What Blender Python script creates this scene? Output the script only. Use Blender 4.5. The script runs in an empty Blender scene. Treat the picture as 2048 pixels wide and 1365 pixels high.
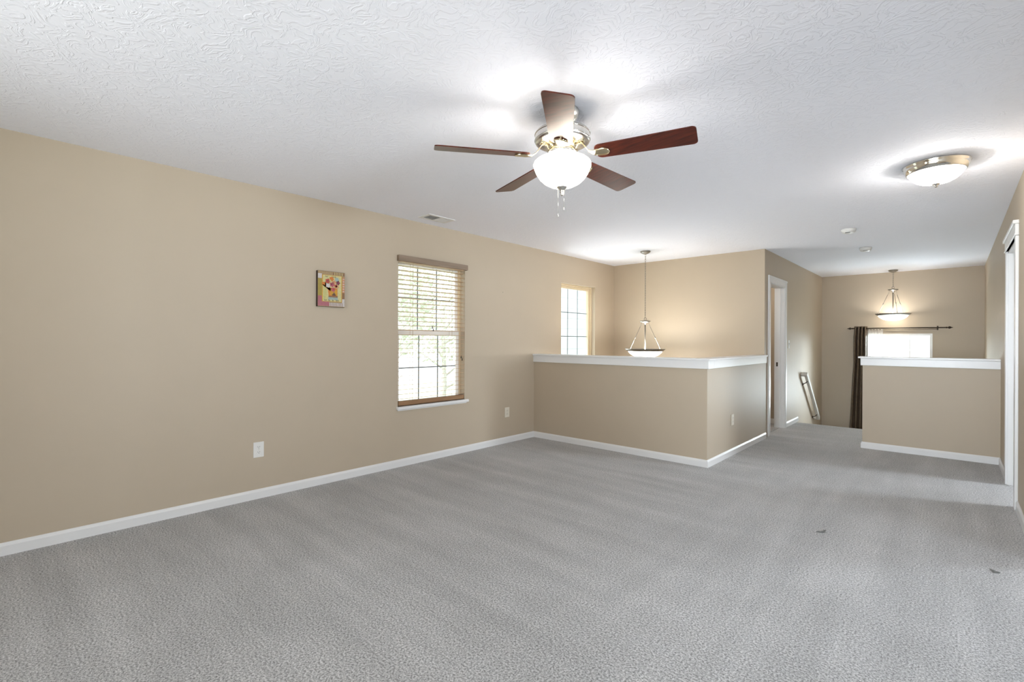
import bpy, bmesh, math, random
from mathutils import Vector, Matrix

SC = bpy.context.scene
COL = SC.collection
PI = math.pi
R = math.radians

# ------------------------------------------------------------------ camera
cam_data = bpy.data.cameras.new('camera')
cam_data.sensor_width = 36.0
cam_data.lens = 965.54 / 2048 * 36.0
cam_data.shift_y = -0.0003
cam_data.clip_start = 0.05
cam_data.clip_end = 200
cam = bpy.data.objects.new('camera', cam_data)
cam.matrix_world = (Matrix.Translation((0, 0, 1.2409)) @ Matrix.Rotation(R(42.4368), 4, 'Z')
                    @ Matrix.Rotation(R(90), 4, 'X') @ Matrix.Rotation(R(0.2477), 4, 'Z'))
COL.objects.link(cam)
SC.camera = cam

# ------------------------------------------------------------------ exposure and sky
SC.view_settings.view_transform = 'Standard'
SC.view_settings.look = 'None'
SC.view_settings.gamma = 1.0
SC.view_settings.use_curve_mapping = False
SC.view_settings.exposure = 0.34
SC.cycles.max_bounces = 10
SC.cycles.diffuse_bounces = 7
SC.cycles.transparent_max_bounces = 24
SC.cycles.caustics_reflective = False
SC.cycles.caustics_refractive = False
SC.cycles.sample_clamp_indirect = 6.0

SKY_STRENGTH = 3.6
world = bpy.data.worlds.new('overcast_sky')
SC.world = world
world.use_nodes = True
wn = world.node_tree
wn.nodes.clear()
w_out = wn.nodes.new('ShaderNodeOutputWorld')
w_bg = wn.nodes.new('ShaderNodeBackground')
w_tc = wn.nodes.new('ShaderNodeTexCoord')
w_sep = wn.nodes.new('ShaderNodeSeparateXYZ')
w_ramp = wn.nodes.new('ShaderNodeValToRGB')
w_ramp.color_ramp.elements[0].position = 0.0
w_ramp.color_ramp.elements[0].color = (0.55, 0.56, 0.56, 1)
w_ramp.color_ramp.elements[1].position = 0.25
w_ramp.color_ramp.elements[1].color = (0.93, 0.97, 1.0, 1)
w_bg.inputs['Strength'].default_value = SKY_STRENGTH
wn.links.new(w_tc.outputs['Generated'], w_sep.inputs[0])
wn.links.new(w_sep.outputs['Z'], w_ramp.inputs[0])
wn.links.new(w_ramp.outputs[0], w_bg.inputs['Color'])
wn.links.new(w_bg.outputs[0], w_out.inputs[0])


def area_light(name, loc, direction, sx, sy, power, color, spread=180):
    d = bpy.data.lights.new(name, 'AREA')
    d.shape = 'RECTANGLE'
    d.size, d.size_y = sx, sy
    d.energy = power
    d.color = color
    d.spread = R(spread)
    o = bpy.data.objects.new(name, d)
    o.location = loc
    o.rotation_euler = Vector(direction).to_track_quat('-Z', 'Y').to_euler()
    COL.objects.link(o)
    return o


DAY = (0.82, 0.91, 1.0)
FILL_WHITE = (0.97, 0.985, 1.0)
# added fill from behind the camera, then daylight and fill from the side room
area_light('rear_fill', (-1.75, -1.72, 1.30), (-0.38, 0.82, 0.46), 1.5, 1.2, 11, FILL_WHITE, 90)  # added fill lamp, aimed up to brighten the ceiling
area_light('rear_fill', (-0.35, -1.72, 1.30), (-0.25, 0.84, 0.48), 1.2, 1.2, 13, FILL_WHITE, 90)  # second added fill lamp, also aimed up
area_light('rear_fill', (-0.45, -1.72, 1.40), (0.04, 1, -0.03), 1.0, 1.2, 16, DAY, 50)  # added fill, narrow beam to brighten the hall half wall
area_light('side_room_light', (3.75, 6.75, 1.6), (-1, -0.35, -0.35), 0.75, 1.1, 115, DAY)
area_light('side_room_light', (3.75, 2.20, 1.45), (-1, 0.0, 0.35), 1.1, 0.85, 62, DAY, 100)  # fill lamp added to shine through the wide opening
# upward daylight at the stairwell window; fill added low outside the far window
area_light('stairwell_window_bounce', (-4.55, 6.00, 0.62), (1, -0.10, 0.75), 0.6, 0.5, 20, DAY)
area_light('far_window_fill', (-0.69, 10.95, 0.30), (0, -1, 0.75), 0.8, 0.7, 52, DAY)  # lamp added below the line of sight to brighten the hall ceiling
# sky light falling in through the far window from both sides
area_light('far_window_sky', (1.9, 13.6, 1.75), (-0.60, -0.75, -0.10), 1.2, 1.2, 290, DAY)
area_light('far_window_sky', (-2.9, 13.2, 1.75), (0.58, -0.75, -0.10), 1.0, 1.0, 90, DAY)

# ------------------------------------------------------------------ measured room
XL, Y1, X2, YB, YF, XR, Y4, X5 = -4.005, 4.804, -1.786, 6.788, 10.46, 0.356, 6.967, -0.787
X3 = -1.797
H = 2.44
YREAR = -1.5
STAIR_Y = 8.46
LOW = -1.3


# ------------------------------------------------------------------ material helpers
def new_mat(name):
    m = bpy.data.materials.new(name)
    m.use_nodes = True
    nt = m.node_tree
    return m, nt, nt.nodes['Principled BSDF']


def noise(nt, scale, detail=2.0, rough=0.5, coord=None, mapping=None):
    tc = nt.nodes.new('ShaderNodeTexCoord')
    n = nt.nodes.new('ShaderNodeTexNoise')
    n.inputs['Scale'].default_value = scale
    n.inputs['Detail'].default_value = detail
    n.inputs['Roughness'].default_value = rough
    src = tc.outputs['Object']
    if mapping:
        mp = nt.nodes.new('ShaderNodeMapping')
        mp.inputs['Scale'].default_value = mapping[0]
        mp.inputs['Rotation'].default_value = mapping[1]
        nt.links.new(src, mp.inputs[0])
        src = mp.outputs[0]
    nt.links.new(src, n.inputs['Vector'])
    return n.outputs['Fac']


def ramp(nt, fac, stops):
    r = nt.nodes.new('ShaderNodeValToRGB')
    el = r.color_ramp.elements
    while len(el) < len(stops):
        el.new(0.5)
    for e, (p, c) in zip(el, stops):
        e.position = p
        e.color = (*c, 1)
    nt.links.new(fac, r.inputs[0])
    return r.outputs[0]


def bump(nt, b, height, strength, dist):
    bp = nt.nodes.new('ShaderNodeBump')
    bp.inputs['Strength'].default_value = strength
    bp.inputs['Distance'].default_value = dist
    nt.links.new(height, bp.inputs['Height'])
    nt.links.new(bp.outputs[0], b.inputs['Normal'])


def simple(name, color, rough=0.5, metal=0.0, var=0.04, scale=12.0, spec=0.5, bump_amt=0.0, bump_scale=200):
    m, nt, b = new_mat(name)
    f = noise(nt, scale, 3)
    lo = tuple(c * (1 - var) for c in color)
    hi = tuple(min(1, c * (1 + var)) for c in color)
    nt.links.new(ramp(nt, f, [(0.3, lo), (0.7, hi)]), b.inputs['Base Color'])
    b.inputs['Roughness'].default_value = rough
    b.inputs['Metallic'].default_value = metal
    b.inputs['Specular IOR Level'].default_value = spec
    if bump_amt:
        bump(nt, b, noise(nt, bump_scale, 2), bump_amt, 0.002)
    return m


def emissive(name, color, strength):
    m, nt, b = new_mat(name)
    b.inputs['Base Color'].default_value = (0.9, 0.88, 0.84, 1)
    b.inputs['Roughness'].default_value = 0.25
    b.inputs['Emission Color'].default_value = (*color, 1)
    b.inputs['Emission Strength'].default_value = strength
    return m


def frosted(name, color, strength, through):
    """frosted lamp glass: glows, and lets part of the bulb's light through"""
    m = bpy.data.materials.new(name)
    m.use_nodes = True
    nt = m.node_tree
    b = nt.nodes['Principled BSDF']
    out = nt.nodes['Material Output']
    b.inputs['Base Color'].default_value = (0.9, 0.88, 0.84, 1)
    b.inputs['Roughness'].default_value = 0.25
    b.inputs['Emission Color'].default_value = (*color, 1)
    b.inputs['Emission Strength'].default_value = strength
    tr = nt.nodes.new('ShaderNodeBsdfTransparent')
    tr.inputs[0].default_value = (1, 0.97, 0.92, 1)
    mx = nt.nodes.new('ShaderNodeMixShader')
    mx.inputs[0].default_value = through
    nt.links.new(b.outputs[0], mx.inputs[1])
    nt.links.new(tr.outputs[0], mx.inputs[2])
    nt.links.new(mx.outputs[0], out.inputs[0])
    return m


def ceiling_material():
    m, nt, b = new_mat('ceiling_texture_paint')
    b.inputs['Base Color'].default_value = (0.865, 0.885, 0.965, 1)
    b.inputs['Roughness'].default_value = 0.85
    tc = nt.nodes.new('ShaderNodeTexCoord')
    n1 = nt.nodes.new('ShaderNodeTexNoise')
    n1.inputs['Scale'].default_value = 9
    n1.inputs['Detail'].default_value = 1
    nt.links.new(tc.outputs['Object'], n1.inputs['Vector'])
    mx = nt.nodes.new('ShaderNodeVectorMath')
    mx.operation = 'MULTIPLY_ADD'
    mx.inputs[1].default_value = (0.28, 0.28, 0.0)
    nt.links.new(n1.outputs['Color'], mx.inputs[0])
    nt.links.new(tc.outputs['Object'], mx.inputs[2])
    n2 = nt.nodes.new('ShaderNodeTexNoise')
    n2.inputs['Scale'].default_value = 34
    n2.inputs['Detail'].default_value = 2.5
    n2.inputs['Roughness'].default_value = 0.55
    nt.links.new(mx.outputs[0], n2.inputs['Vector'])
    rr = ramp(nt, n2.outputs['Fac'], [(0.50, (0, 0, 0)), (0.58, (1, 1, 1))])
    bump(nt, b, rr, 0.40, 0.004)
    return m


def carpet_material():
    m, nt, b = new_mat('cut_pile_carpet')
    speck = noise(nt, 120, 3, 0.85)
    col = ramp(nt, speck, [(0.38, (0.15, 0.147, 0.143)), (0.50, (0.385, 0.38, 0.375)), (0.62, (0.62, 0.615, 0.61))])
    blot = noise(nt, 1.7, 4, 0.62)
    s1 = noise(nt, 1.0, 3, 0.55, mapping=((0.7, 5.5, 1), (0, 0, R(10))))
    s2 = noise(nt, 1.0, 3, 0.55, mapping=((5.5, 0.6, 1), (0, 0, R(8))))
    tc = nt.nodes.new('ShaderNodeTexCoord')
    sep = nt.nodes.new('ShaderNodeSeparateXYZ')
    nt.links.new(tc.outputs['Object'], sep.inputs[0])
    mr = nt.nodes.new('ShaderNodeMapRange')
    mr.inputs['From Min'].default_value = -1.7
    mr.inputs['From Max'].default_value = -0.7
    nt.links.new(sep.outputs['X'], mr.inputs['Value'])
    mix = nt.nodes.new('ShaderNodeMix')
    nt.links.new(mr.outputs[0], mix.inputs['Factor'])
    nt.links.new(s1, mix.inputs[2])
    nt.links.new(s2, mix.inputs[3])
    streak = ramp(nt, mix.outputs[0], [(0.34, (0.90, 0.90, 0.90)), (0.5, (0.985, 0.985, 0.985)), (0.66, (1.09, 1.09, 1.09))])
    blotc = ramp(nt, blot, [(0.32, (0.92, 0.92, 0.915)), (0.68, (1.06, 1.06, 1.06))])
    m1 = nt.nodes.new('ShaderNodeMix'); m1.data_type = 'RGBA'; m1.blend_type = 'MULTIPLY'
    m1.inputs['Factor'].default_value = 1
    nt.links.new(col, m1.inputs[6]); nt.links.new(streak, m1.inputs[7])
    m2 = nt.nodes.new('ShaderNodeMix'); m2.data_type = 'RGBA'; m2.blend_type = 'MULTIPLY'
    m2.inputs['Factor'].default_value = 1
    nt.links.new(m1.outputs[2], m2.inputs[6]); nt.links.new(blotc, m2.inputs[7])
    nt.links.new(m2.outputs[2], b.inputs['Base Color'])
    b.inputs['Roughness'].default_value = 0.95
    b.inputs['Specular IOR Level'].default_value = 0.1
    b.inputs['Sheen Weight'].default_value = 0.15
    bump(nt, b, speck, 0.35, 0.004)
    return m


def wood_material(name, dark, light, rough, axis_scale, spec=0.5):
    m, nt, b = new_mat(name)
    g = noise(nt, 1.0, 4, 0.6, mapping=(axis_scale, (0, 0, 0)))
    nt.links.new(ramp(nt, g, [(0.35, dark), (0.65, light)]), b.inputs['Base Color'])
    b.inputs['Roughness'].default_value = rough
    b.inputs['Specular IOR Level'].default_value = spec
    return m


def glass_material():
    m = bpy.data.materials.new('window_glass')
    m.use_nodes = True
    nt = m.node_tree
    nt.nodes.clear()
    out = nt.nodes.new('ShaderNodeOutputMaterial')
    tr = nt.nodes.new('ShaderNodeBsdfTransparent')
    tr.inputs[0].default_value = (0.96, 0.98, 0.97, 1)
    gl = nt.nodes.new('ShaderNodeBsdfGlossy')
    gl.inputs['Roughness'].default_value = 0.03
    lw = nt.nodes.new('ShaderNodeLayerWeight')
    lw.inputs['Blend'].default_value = 0.5
    pw = nt.nodes.new('ShaderNodeMath'); pw.operation = 'POWER'
    pw.inputs[1].default_value = 5.0
    fr = nt.nodes.new('ShaderNodeMath'); fr.operation = 'MULTIPLY_ADD'
    fr.inputs[1].default_value = 0.6
    fr.inputs[2].default_value = 0.02
    nt.links.new(lw.outputs['Facing'], pw.inputs[0])
    nt.links.new(pw.outputs[0], fr.inputs[0])
    mx = nt.nodes.new('ShaderNodeMixShader')
    nt.links.new(fr.outputs[0], mx.inputs[0])
    nt.links.new(tr.outputs[0], mx.inputs[1])
    nt.links.new(gl.outputs[0], mx.inputs[2])
    nt.links.new(mx.outputs[0], out.inputs[0])
    return m


def sheer_material():
    m = bpy.data.materials.new('sheer_voile')
    m.use_nodes = True
    nt = m.node_tree
    nt.nodes.clear()
    out = nt.nodes.new('ShaderNodeOutputMaterial')
    tr = nt.nodes.new('ShaderNodeBsdfTransparent')
    tl = nt.nodes.new('ShaderNodeBsdfTranslucent')
    df = nt.nodes.new('ShaderNodeBsdfDiffuse')
    tl.inputs[0].default_value = (0.95, 0.93, 0.90, 1)
    df.inputs[0].default_value = (0.92, 0.90, 0.87, 1)
    a = nt.nodes.new('ShaderNodeMixShader')
    a.inputs[0].default_value = 0.5
    b = nt.nodes.new('ShaderNodeMixShader')
    f = noise(nt, 60, 2)
    r = ramp(nt, f, [(0.3, (0.62, 0.62, 0.62)), (0.7, (0.78, 0.78, 0.78))])
    nt.links.new(tl.outputs[0], a.inputs[1]); nt.links.new(df.outputs[0], a.inputs[2])
    nt.links.new(r, b.inputs[0])
    nt.links.new(tr.outputs[0], b.inputs[1]); nt.links.new(a.outputs[0], b.inputs[2])
    nt.links.new(b.outputs[0], out.inputs[0])
    return m


def leaf_material(name, c1, c2):
    m, nt, b = new_mat(name)
    nt.links.new(ramp(nt, noise(nt, 3, 3), [(0.35, c1), (0.65, c2)]), b.inputs['Base Color'])
    b.inputs['Roughness'].default_value = 0.7
    return m


M = dict(
    wall=simple('beige_eggshell_paint', (0.470, 0.394, 0.297), 0.50, var=0.012, scale=3, spec=0.45, bump_amt=0.05, bump_scale=160),
    ceiling=ceiling_material(),
    carpet=carpet_material(),
    trim=simple('white_semigloss_trim', (0.74, 0.74, 0.735), 0.30, var=0.01, scale=5),
    jamb=simple('white_door_paint', (0.74, 0.74, 0.73), 0.35, var=0.01, scale=5),
    vinyl=simple('almond_window_vinyl', (0.66, 0.55, 0.38), 0.40, var=0.02),
    white_vinyl=simple('white_window_vinyl', (0.82, 0.82, 0.80), 0.35, var=0.02),
    muntin=simple('grey_window_grille', (0.16, 0.19, 0.21), 0.5, var=0.03),
    glass=glass_material(),
    nickel=simple('brushed_nickel', (0.66, 0.64, 0.60), 0.26, metal=1.0, var=0.05, scale=60),
    satin=simple('satin_nickel', (0.34, 0.32, 0.29), 0.42, metal=1.0, var=0.05, scale=60),
    chrome=simple('polished_nickel', (0.72, 0.70, 0.66), 0.10, metal=1.0, var=0.02),
    cherry=wood_material('dark_cherry_veneer', (0.036, 0.007, 0.004), (0.10, 0.017, 0.008), 0.30, (7, 55, 20), 0.32),
    dark_edge=simple('dark_blade_edge', (0.03, 0.012, 0.010), 0.4),
    fan_glass=frosted('lit_fan_bowl_glass', (1.0, 0.95, 0.87), 14.0, 0.62),
    fan_glass_inside=frosted('fan_bowl_inside', (1.0, 0.95, 0.87), 0.4, 0.78),
    flush_glass=frosted('lit_flush_glass', (1.0, 0.97, 0.93), 20.0, 0.5),
    pendant_glass=frosted('lit_pendant_glass', (1.0, 0.95, 0.87), 24.0, 0.6),
    dim_pendant_glass=frosted('lit_small_pendant_glass', (1.0, 0.93, 0.80), 4.0, 0.6),
    pendant_glass_inside=frosted('pendant_glass_inside', (1.0, 0.95, 0.87), 1.5, 0.7),
    glow_tinted_nickel=simple('lamp_glow_tinted_nickel', (0.78, 0.68, 0.47), 0.14, metal=1.0, var=0.02),  # golden glow of the fan lamp put into the metal's colour
    bronze=simple('oil_rubbed_bronze', (0.06, 0.045, 0.035), 0.38, metal=0.8, var=0.1),
    blind_wood=wood_material('tan_wood_slat', (0.50, 0.34, 0.20), (0.62, 0.44, 0.28), 0.45, (30, 2, 30)),
    valance=wood_material('brown_wood_valance', (0.20, 0.145, 0.10), (0.27, 0.20, 0.145), 0.5, (30, 2, 30)),
    rail_wood=wood_material('chestnut_wood_rail', (0.24, 0.13, 0.062), (0.33, 0.19, 0.095), 0.45, (30, 2, 30)),
    cord=simple('tan_blind_cord', (0.42, 0.32, 0.22), 0.8),
    tassel=simple('dark_wood_tassel', (0.035, 0.025, 0.018), 0.5),
    outlet=simple('white_outlet_plastic', (0.74, 0.73, 0.70), 0.35, var=0.02),
    ivory=simple('ivory_outlet_plastic', (0.70, 0.65, 0.55), 0.35, var=0.02),
    slot=simple('dark_slot', (0.03, 0.03, 0.03), 0.6),
    white_metal=simple('white_register_metal', (0.76, 0.76, 0.75), 0.4, var=0.02),
    duct=simple('dark_duct', (0.10, 0.10, 0.10), 0.7),
    plastic=simple('white_detector_plastic', (0.74, 0.74, 0.72), 0.4, var=0.02),
    drape=simple('brown_faux_silk', (0.115, 0.082, 0.052), 0.40, var=0.22, scale=40, bump_amt=0.2, bump_scale=260),
    sheer=sheer_material(),
    handrail=simple('painted_handrail', (0.62, 0.60, 0.56), 0.35, var=0.03),
    lint=simple('dark_carpet_lint', (0.16, 0.16, 0.15), 0.9),
    nail=simple('nail_steel', (0.25, 0.22, 0.20), 0.4, metal=0.8),
    lawn=leaf_material('outdoor_lawn', (0.36, 0.40, 0.27), (0.48, 0.50, 0.37)),
    leaves=leaf_material('pale_tree_leaves', (0.55, 0.58, 0.48), (0.74, 0.75, 0.68)),
    bark=simple('grey_bark', (0.58, 0.55, 0.51), 0.9, var=0.2, scale=20),
    siding=simple('pale_grey_siding', (0.44, 0.465, 0.49), 0.6, var=0.02),
    roof=simple('grey_shingle', (0.22, 0.22, 0.23), 0.9, var=0.15),
    paper=simple('picture_edge', (0.030, 0.014, 0.010), 0.5),
)


def flat(name, rgb):
    key = 'art_' + name
    if key not in M:
        M[key] = simple(key, rgb, 0.5, var=0.10, scale=90)
    return M[key]


# ------------------------------------------------------------------ mesh helpers
class MB:
    """collects shapes in one mesh"""

    def __init__(self):
        self.bm = bmesh.new()
        self.smooth = False

    def quad(self, a, b, c, d, mi=0):
        f = self.bm.faces.new([self.bm.verts.new(p) for p in (a, b, c, d)])
        f.material_index = mi
        return f

    def box(self, x0, x1, y0, y1, z0, z1, mi=0, mat=None):
        x0, x1 = sorted((x0, x1)); y0, y1 = sorted((y0, y1)); z0, z1 = sorted((z0, z1))
        v = [self.bm.verts.new((x, y, z)) for x in (x0, x1) for y in (y0, y1) for z in (z0, z1)]
        for idx in ((0, 1, 3, 2), (4, 6, 7, 5), (0, 4, 5, 1), (2, 3, 7, 6), (0, 2, 6, 4), (1, 5, 7, 3)):
            f = self.bm.faces.new([v[i] for i in idx])
            f.material_index = mi
        if mat is not None:
            for q in v:
                q.co = mat @ q.co
        return self

    def lathe(self, prof, c=(0, 0, 0), n=48, mat=None, close=False):
        rings = []
        for r, z in prof:
            if r < 1e-5:
                rings.append([self.bm.verts.new((c[0], c[1], c[2] + z))])
            else:
                rings.append([self.bm.verts.new((c[0] + r * math.cos(2 * PI * k / n), c[1] + r * math.sin(2 * PI * k / n), c[2] + z)) for k in range(n)])
        if mat is not None:
            for rg in rings:
                for v in rg:
                    v.co = mat @ v.co
        pairs = list(zip(rings[:-1], rings[1:]))
        if close:
            pairs.append((rings[-1], rings[0]))
        for a, b in pairs:
            for k in range(n):
                k2 = (k + 1) % n
                if len(a) == 1 and len(b) == 1:
                    continue
                if len(a) == 1:
                    f = (a[0], b[k2], b[k])
                elif len(b) == 1:
                    f = (a[k], a[k2], b[0])
                else:
                    f = (a[k], a[k2], b[k2], b[k])
                self.bm.faces.new(f).smooth = True
        return self

    def tube(self, pts, r, n=10, cap=True):
        pts = [Vector(p) for p in pts]
        rad = r if isinstance(r, (list, tuple)) else [r] * len(pts)
        rings = []
        up = Vector((0, 0, 1))
        for i, p in enumerate(pts):
            t = (pts[min(i + 1, len(pts) - 1)] - pts[max(i - 1, 0)]).normalized()
            a = t.cross(up)
            if a.length < 1e-3:
                a = t.cross(Vector((0, 1, 0)))
            a.normalize()
            b = t.cross(a).normalized()
            rings.append([self.bm.verts.new(p + rad[i] * (a * math.cos(2 * PI * k / n) + b * math.sin(2 * PI * k / n))) for k in range(n)])
        for a, b in zip(rings[:-1], rings[1:]):
            for k in range(n):
                self.bm.faces.new((a[k], a[(k + 1) % n], b[(k + 1) % n], b[k])).smooth = True
        if cap:
            self.bm.faces.new(list(reversed(rings[0])))
            self.bm.faces.new(rings[-1])
        return self

    def torus(self, c, R_, r, axis='Z', n=32, m=8, sq=1.0, mat=None):
        vs = []
        for i in range(n):
            a = 2 * PI * i / n
            row = []
            for j in range(m):
                b = 2 * PI * j / m
                x = (R_ + r * math.cos(b)) * math.cos(a)
                y = (R_ + r * math.cos(b)) * math.sin(a) * sq
                z = r * math.sin(b)
                p = Vector((x, y, z))
                if axis == 'X':
                    p = Vector((z, x, y))
                elif axis == 'Y':
                    p = Vector((x, z, y))
                if mat is not None:
                    p = mat @ p
                row.append(self.bm.verts.new(p + Vector(c)))
            vs.append(row)
        for i in range(n):
            for j in range(m):
                self.bm.faces.new((vs[i][j], vs[(i + 1) % n][j], vs[(i + 1) % n][(j + 1) % m], vs[i][(j + 1) % m])).smooth = True
        return self

    def prism(self, outline, z0, z1, mat=None):
        """outline: list of (x, y), extruded in z"""
        lo = [self.bm.verts.new((x, y, z0)) for x, y in outline]
        hi = [self.bm.verts.new((x, y, z1)) for x, y in outline]
        n = len(outline)
        self.bm.faces.new(list(reversed(lo)))
        self.bm.faces.new(hi)
        for k in range(n):
            self.bm.faces.new((lo[k], lo[(k + 1) % n], hi[(k + 1) % n], hi[k]))
        if mat is not None:
            for v in lo + hi:
                v.co = mat @ v.co
        return self

    def build(self, name, mat, parent=None, bevel=0.0, local=None):
        bmesh.ops.recalc_face_normals(self.bm, faces=self.bm.faces[:])
        me = bpy.data.meshes.new(name)
        self.bm.to_mesh(me)
        self.bm.free()
        for mm in (mat if isinstance(mat, (list, tuple)) else [mat]):
            me.materials.append(mm)
        o = bpy.data.objects.new(name, me)
        COL.objects.link(o)
        if parent is not None:
            o.parent = parent
            # shapes are written in world space: cancel the thing's own placement
            o.matrix_parent_inverse = Matrix.Translation(-parent.location)
        if bevel:
            b = o.modifiers.new('bevel', 'BEVEL')
            b.width = bevel
            b.segments = 2
            b.limit_method = 'ANGLE'
            b.angle_limit = R(40)
        return o


def tag(o, label, cat, group=None, kind=None):
    o['label'] = label
    o['category'] = cat
    if group:
        o['group'] = group
    if kind:
        o['kind'] = kind
    return o


def thing(name, loc, label, cat, group=None, kind=None):
    o = bpy.data.objects.new(name, None)
    o.location = loc
    o.empty_display_size = 0.05
    COL.objects.link(o)
    return tag(o, label, cat, group, kind)


def struct(name, mb, mat, label, cat, bevel=0.0):
    return tag(mb.build(name, mat, bevel=bevel), label, cat, kind='structure')


def wall_holes_x(mb, x0, x1, y0, y1, z0, z1, holes):
    """slab lying in x0..x1 with rectangular holes (ya, yb, za, zb)"""
    ys = sorted({y0, y1, *[h[0] for h in holes], *[h[1] for h in holes]})
    for a, b in zip(ys[:-1], ys[1:]):
        hs = sorted([h for h in holes if h[0] <= a + 1e-6 and h[1] >= b - 1e-6], key=lambda h: h[2])
        z = z0
        for h in hs:
            if h[2] > z:
                mb.box(x0, x1, a, b, z, h[2] - (0.02 if h[2] == 0 else 0))
            z = h[3]
        if z < z1:
            mb.box(x0, x1, a, b, z, z1)
    return mb


def wall_holes_y(mb, y0, y1, x0, x1, z0, z1, holes):
    xs = sorted({x0, x1, *[h[0] for h in holes], *[h[1] for h in holes]})
    for a, b in zip(xs[:-1], xs[1:]):
        hs = sorted([h for h in holes if h[0] <= a + 1e-6 and h[1] >= b - 1e-6], key=lambda h: h[2])
        z = z0
        for h in hs:
            if h[2] > z:
                mb.box(a, b, y0, y1, z, h[2])
            z = h[3]
        if z < z1:
            mb.box(a, b, y0, y1, z, z1)
    return mb


# ------------------------------------------------------------------ room shell
WT = 0.14
W1 = (2.730, 3.604, 0.590, 2.060)
W2 = (5.385, 6.238, 0.590, 2.052)
WF = (-1.126, -0.252, -0.05, 1.388)          # far window in x, z
D1 = (7.015, 7.775, 2.035)
D2 = (5.245, 6.050, 2.040)
OPEN = (1.20, 4.00, 0.0, 2.10)                # unseen opening right of the viewpoint, added to let side-room fill in
WR = (6.20, 7.30, 0.70, 2.05)                 # window of the room off the right

mb = MB(); mb.box(XL - 0.3, XR, YREAR - 0.2, Y1 + 0.06, -0.25, 0)
mb.box(X2 - 0.06, XR, Y1 + 0.06, STAIR_Y, -0.25, 0)
mb.box(XL, X3 - 0.06, YB + 0.06, 8.2, -0.25, 0)
mb.box(XR, 4.0, 0.6, 8.0, -0.25, 0)
struct('floor', mb, M['carpet'], 'grey speckled carpet with vacuum streaks over the whole loft floor', 'floor')

mb = MB()
for k in range(6):
    mb.box(X3, XR, STAIR_Y + 0.25 * k, STAIR_Y + 0.25 * (k + 1), LOW - 0.2, -0.2 * (k + 1))
mb.box(X3, XR, STAIR_Y + 1.5, YF, LOW - 0.2, LOW)
mb.box(XL, X2, Y1 + 0.1, YB, LOW - 0.2, LOW)
struct('floor_landing', mb, M['carpet'], 'carpeted stairs and lower landing beyond the loft floor edge', 'stairs')

mb = MB(); mb.box(XL - WT, 4.0, YREAR - 0.2, YF + 0.2, H, H + 0.15)
struct('ceiling', mb, M['ceiling'], 'white brushed-texture ceiling over the loft and hall', 'ceiling')

mb = MB(); wall_holes_x(mb, XL - WT, XL, YREAR - 0.2, YB + 0.11, LOW - 0.2, H, [W1, W2])
struct('wall_left', mb, M['wall'], 'long beige wall on the left with the blind window and picture', 'wall')

mb = MB(); mb.box(XL, X3, YB, YB + 0.11, LOW - 0.2, H)
struct('wall_back', mb, M['wall'], 'beige wall behind the pendant over the stairwell', 'wall')

mb = MB(); wall_holes_x(mb, X3 - 0.12, X3, YB + 0.11, YF, LOW - 0.2, H, [(D1[0], D1[1], 0, D1[2])])
struct('wall_hall', mb, M['wall'], 'beige hall wall with the doorway and handrail', 'wall')

mb = MB(); wall_holes_y(mb, YF, YF + WT, X3 - 0.12, XR + 0.12, LOW - 0.2, H, [WF])
struct('wall_far', mb, M['wall'], 'beige far wall behind the curtain rod', 'wall')

mb = MB(); wall_holes_x(mb, XR, XR + 0.115, YREAR - 0.2, YF, LOW - 0.2, H, [(D2[0], D2[1], 0, D2[2]), OPEN])
struct('wall_right', mb, M['wall'], 'beige wall at the right edge with the white door casing', 'wall')

RW = [(-2.55, -1.05, 0.65, 2.05), (-0.95, 0.25, 0.65, 2.05)]  # unseen openings added in the rear wall for soft light
mb = MB(); wall_holes_y(mb, YREAR - WT, YREAR, XL, XR, 0, H, RW)
struct('wall_rear', mb, M['wall'], 'beige wall behind the viewpoint with two openings added for light', 'wall')

# the small room behind the hall doorway and the room off the right
mb = MB(); mb.box(XL, X3 - 0.12, 8.10, 8.2, 0, H)
mb.box(XL - 0.1, XL, YB + 0.11, 8.2, 0, H)
struct('wall_closet', mb, M['wall'], 'grey-beige wall seen through the hall doorway', 'wall')
mb = MB(); mb.box(XL, X3 - 0.12, 8.087, 8.10, 0, 0.073)
struct('baseboard_closet', mb, M['trim'], 'white baseboard seen through the hall doorway', 'baseboard')

mb = MB(); wall_holes_x(mb, 3.55, 3.65, 0.6, 8.0, 0, H, [WR, (1.6, 2.8, 1.00, 1.90)])  # second hole is unseen, added to admit the fill lamp
mb.box(XR + 0.115, 3.65, 0.5, 0.6, 0, H)
mb.box(XR + 0.115, 3.65, 8.0, 8.1, 0, H)
struct('wall_side_room', mb, M['wall'], 'beige walls of the room beyond the right doorway', 'wall')

# half walls with their caps
mb = MB()
mb.box(XL, X2, Y1, Y1 + 0.115, LOW - 0.2, 0.985)
mb.box(X2 - 0.115, X2, Y1 + 0.115, YB, LOW - 0.2, 0.985)
struct('wall_half_stairwell', mb, M['wall'], 'beige L-shaped half wall around the stairwell with white cap', 'half wall')
mb = MB(); mb.box(X5, XR, Y4, Y4 + 0.115, 0, 0.985)
struct('wall_half_hall', mb, M['wall'], 'beige half wall in the hall below the far window', 'half wall')

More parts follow.
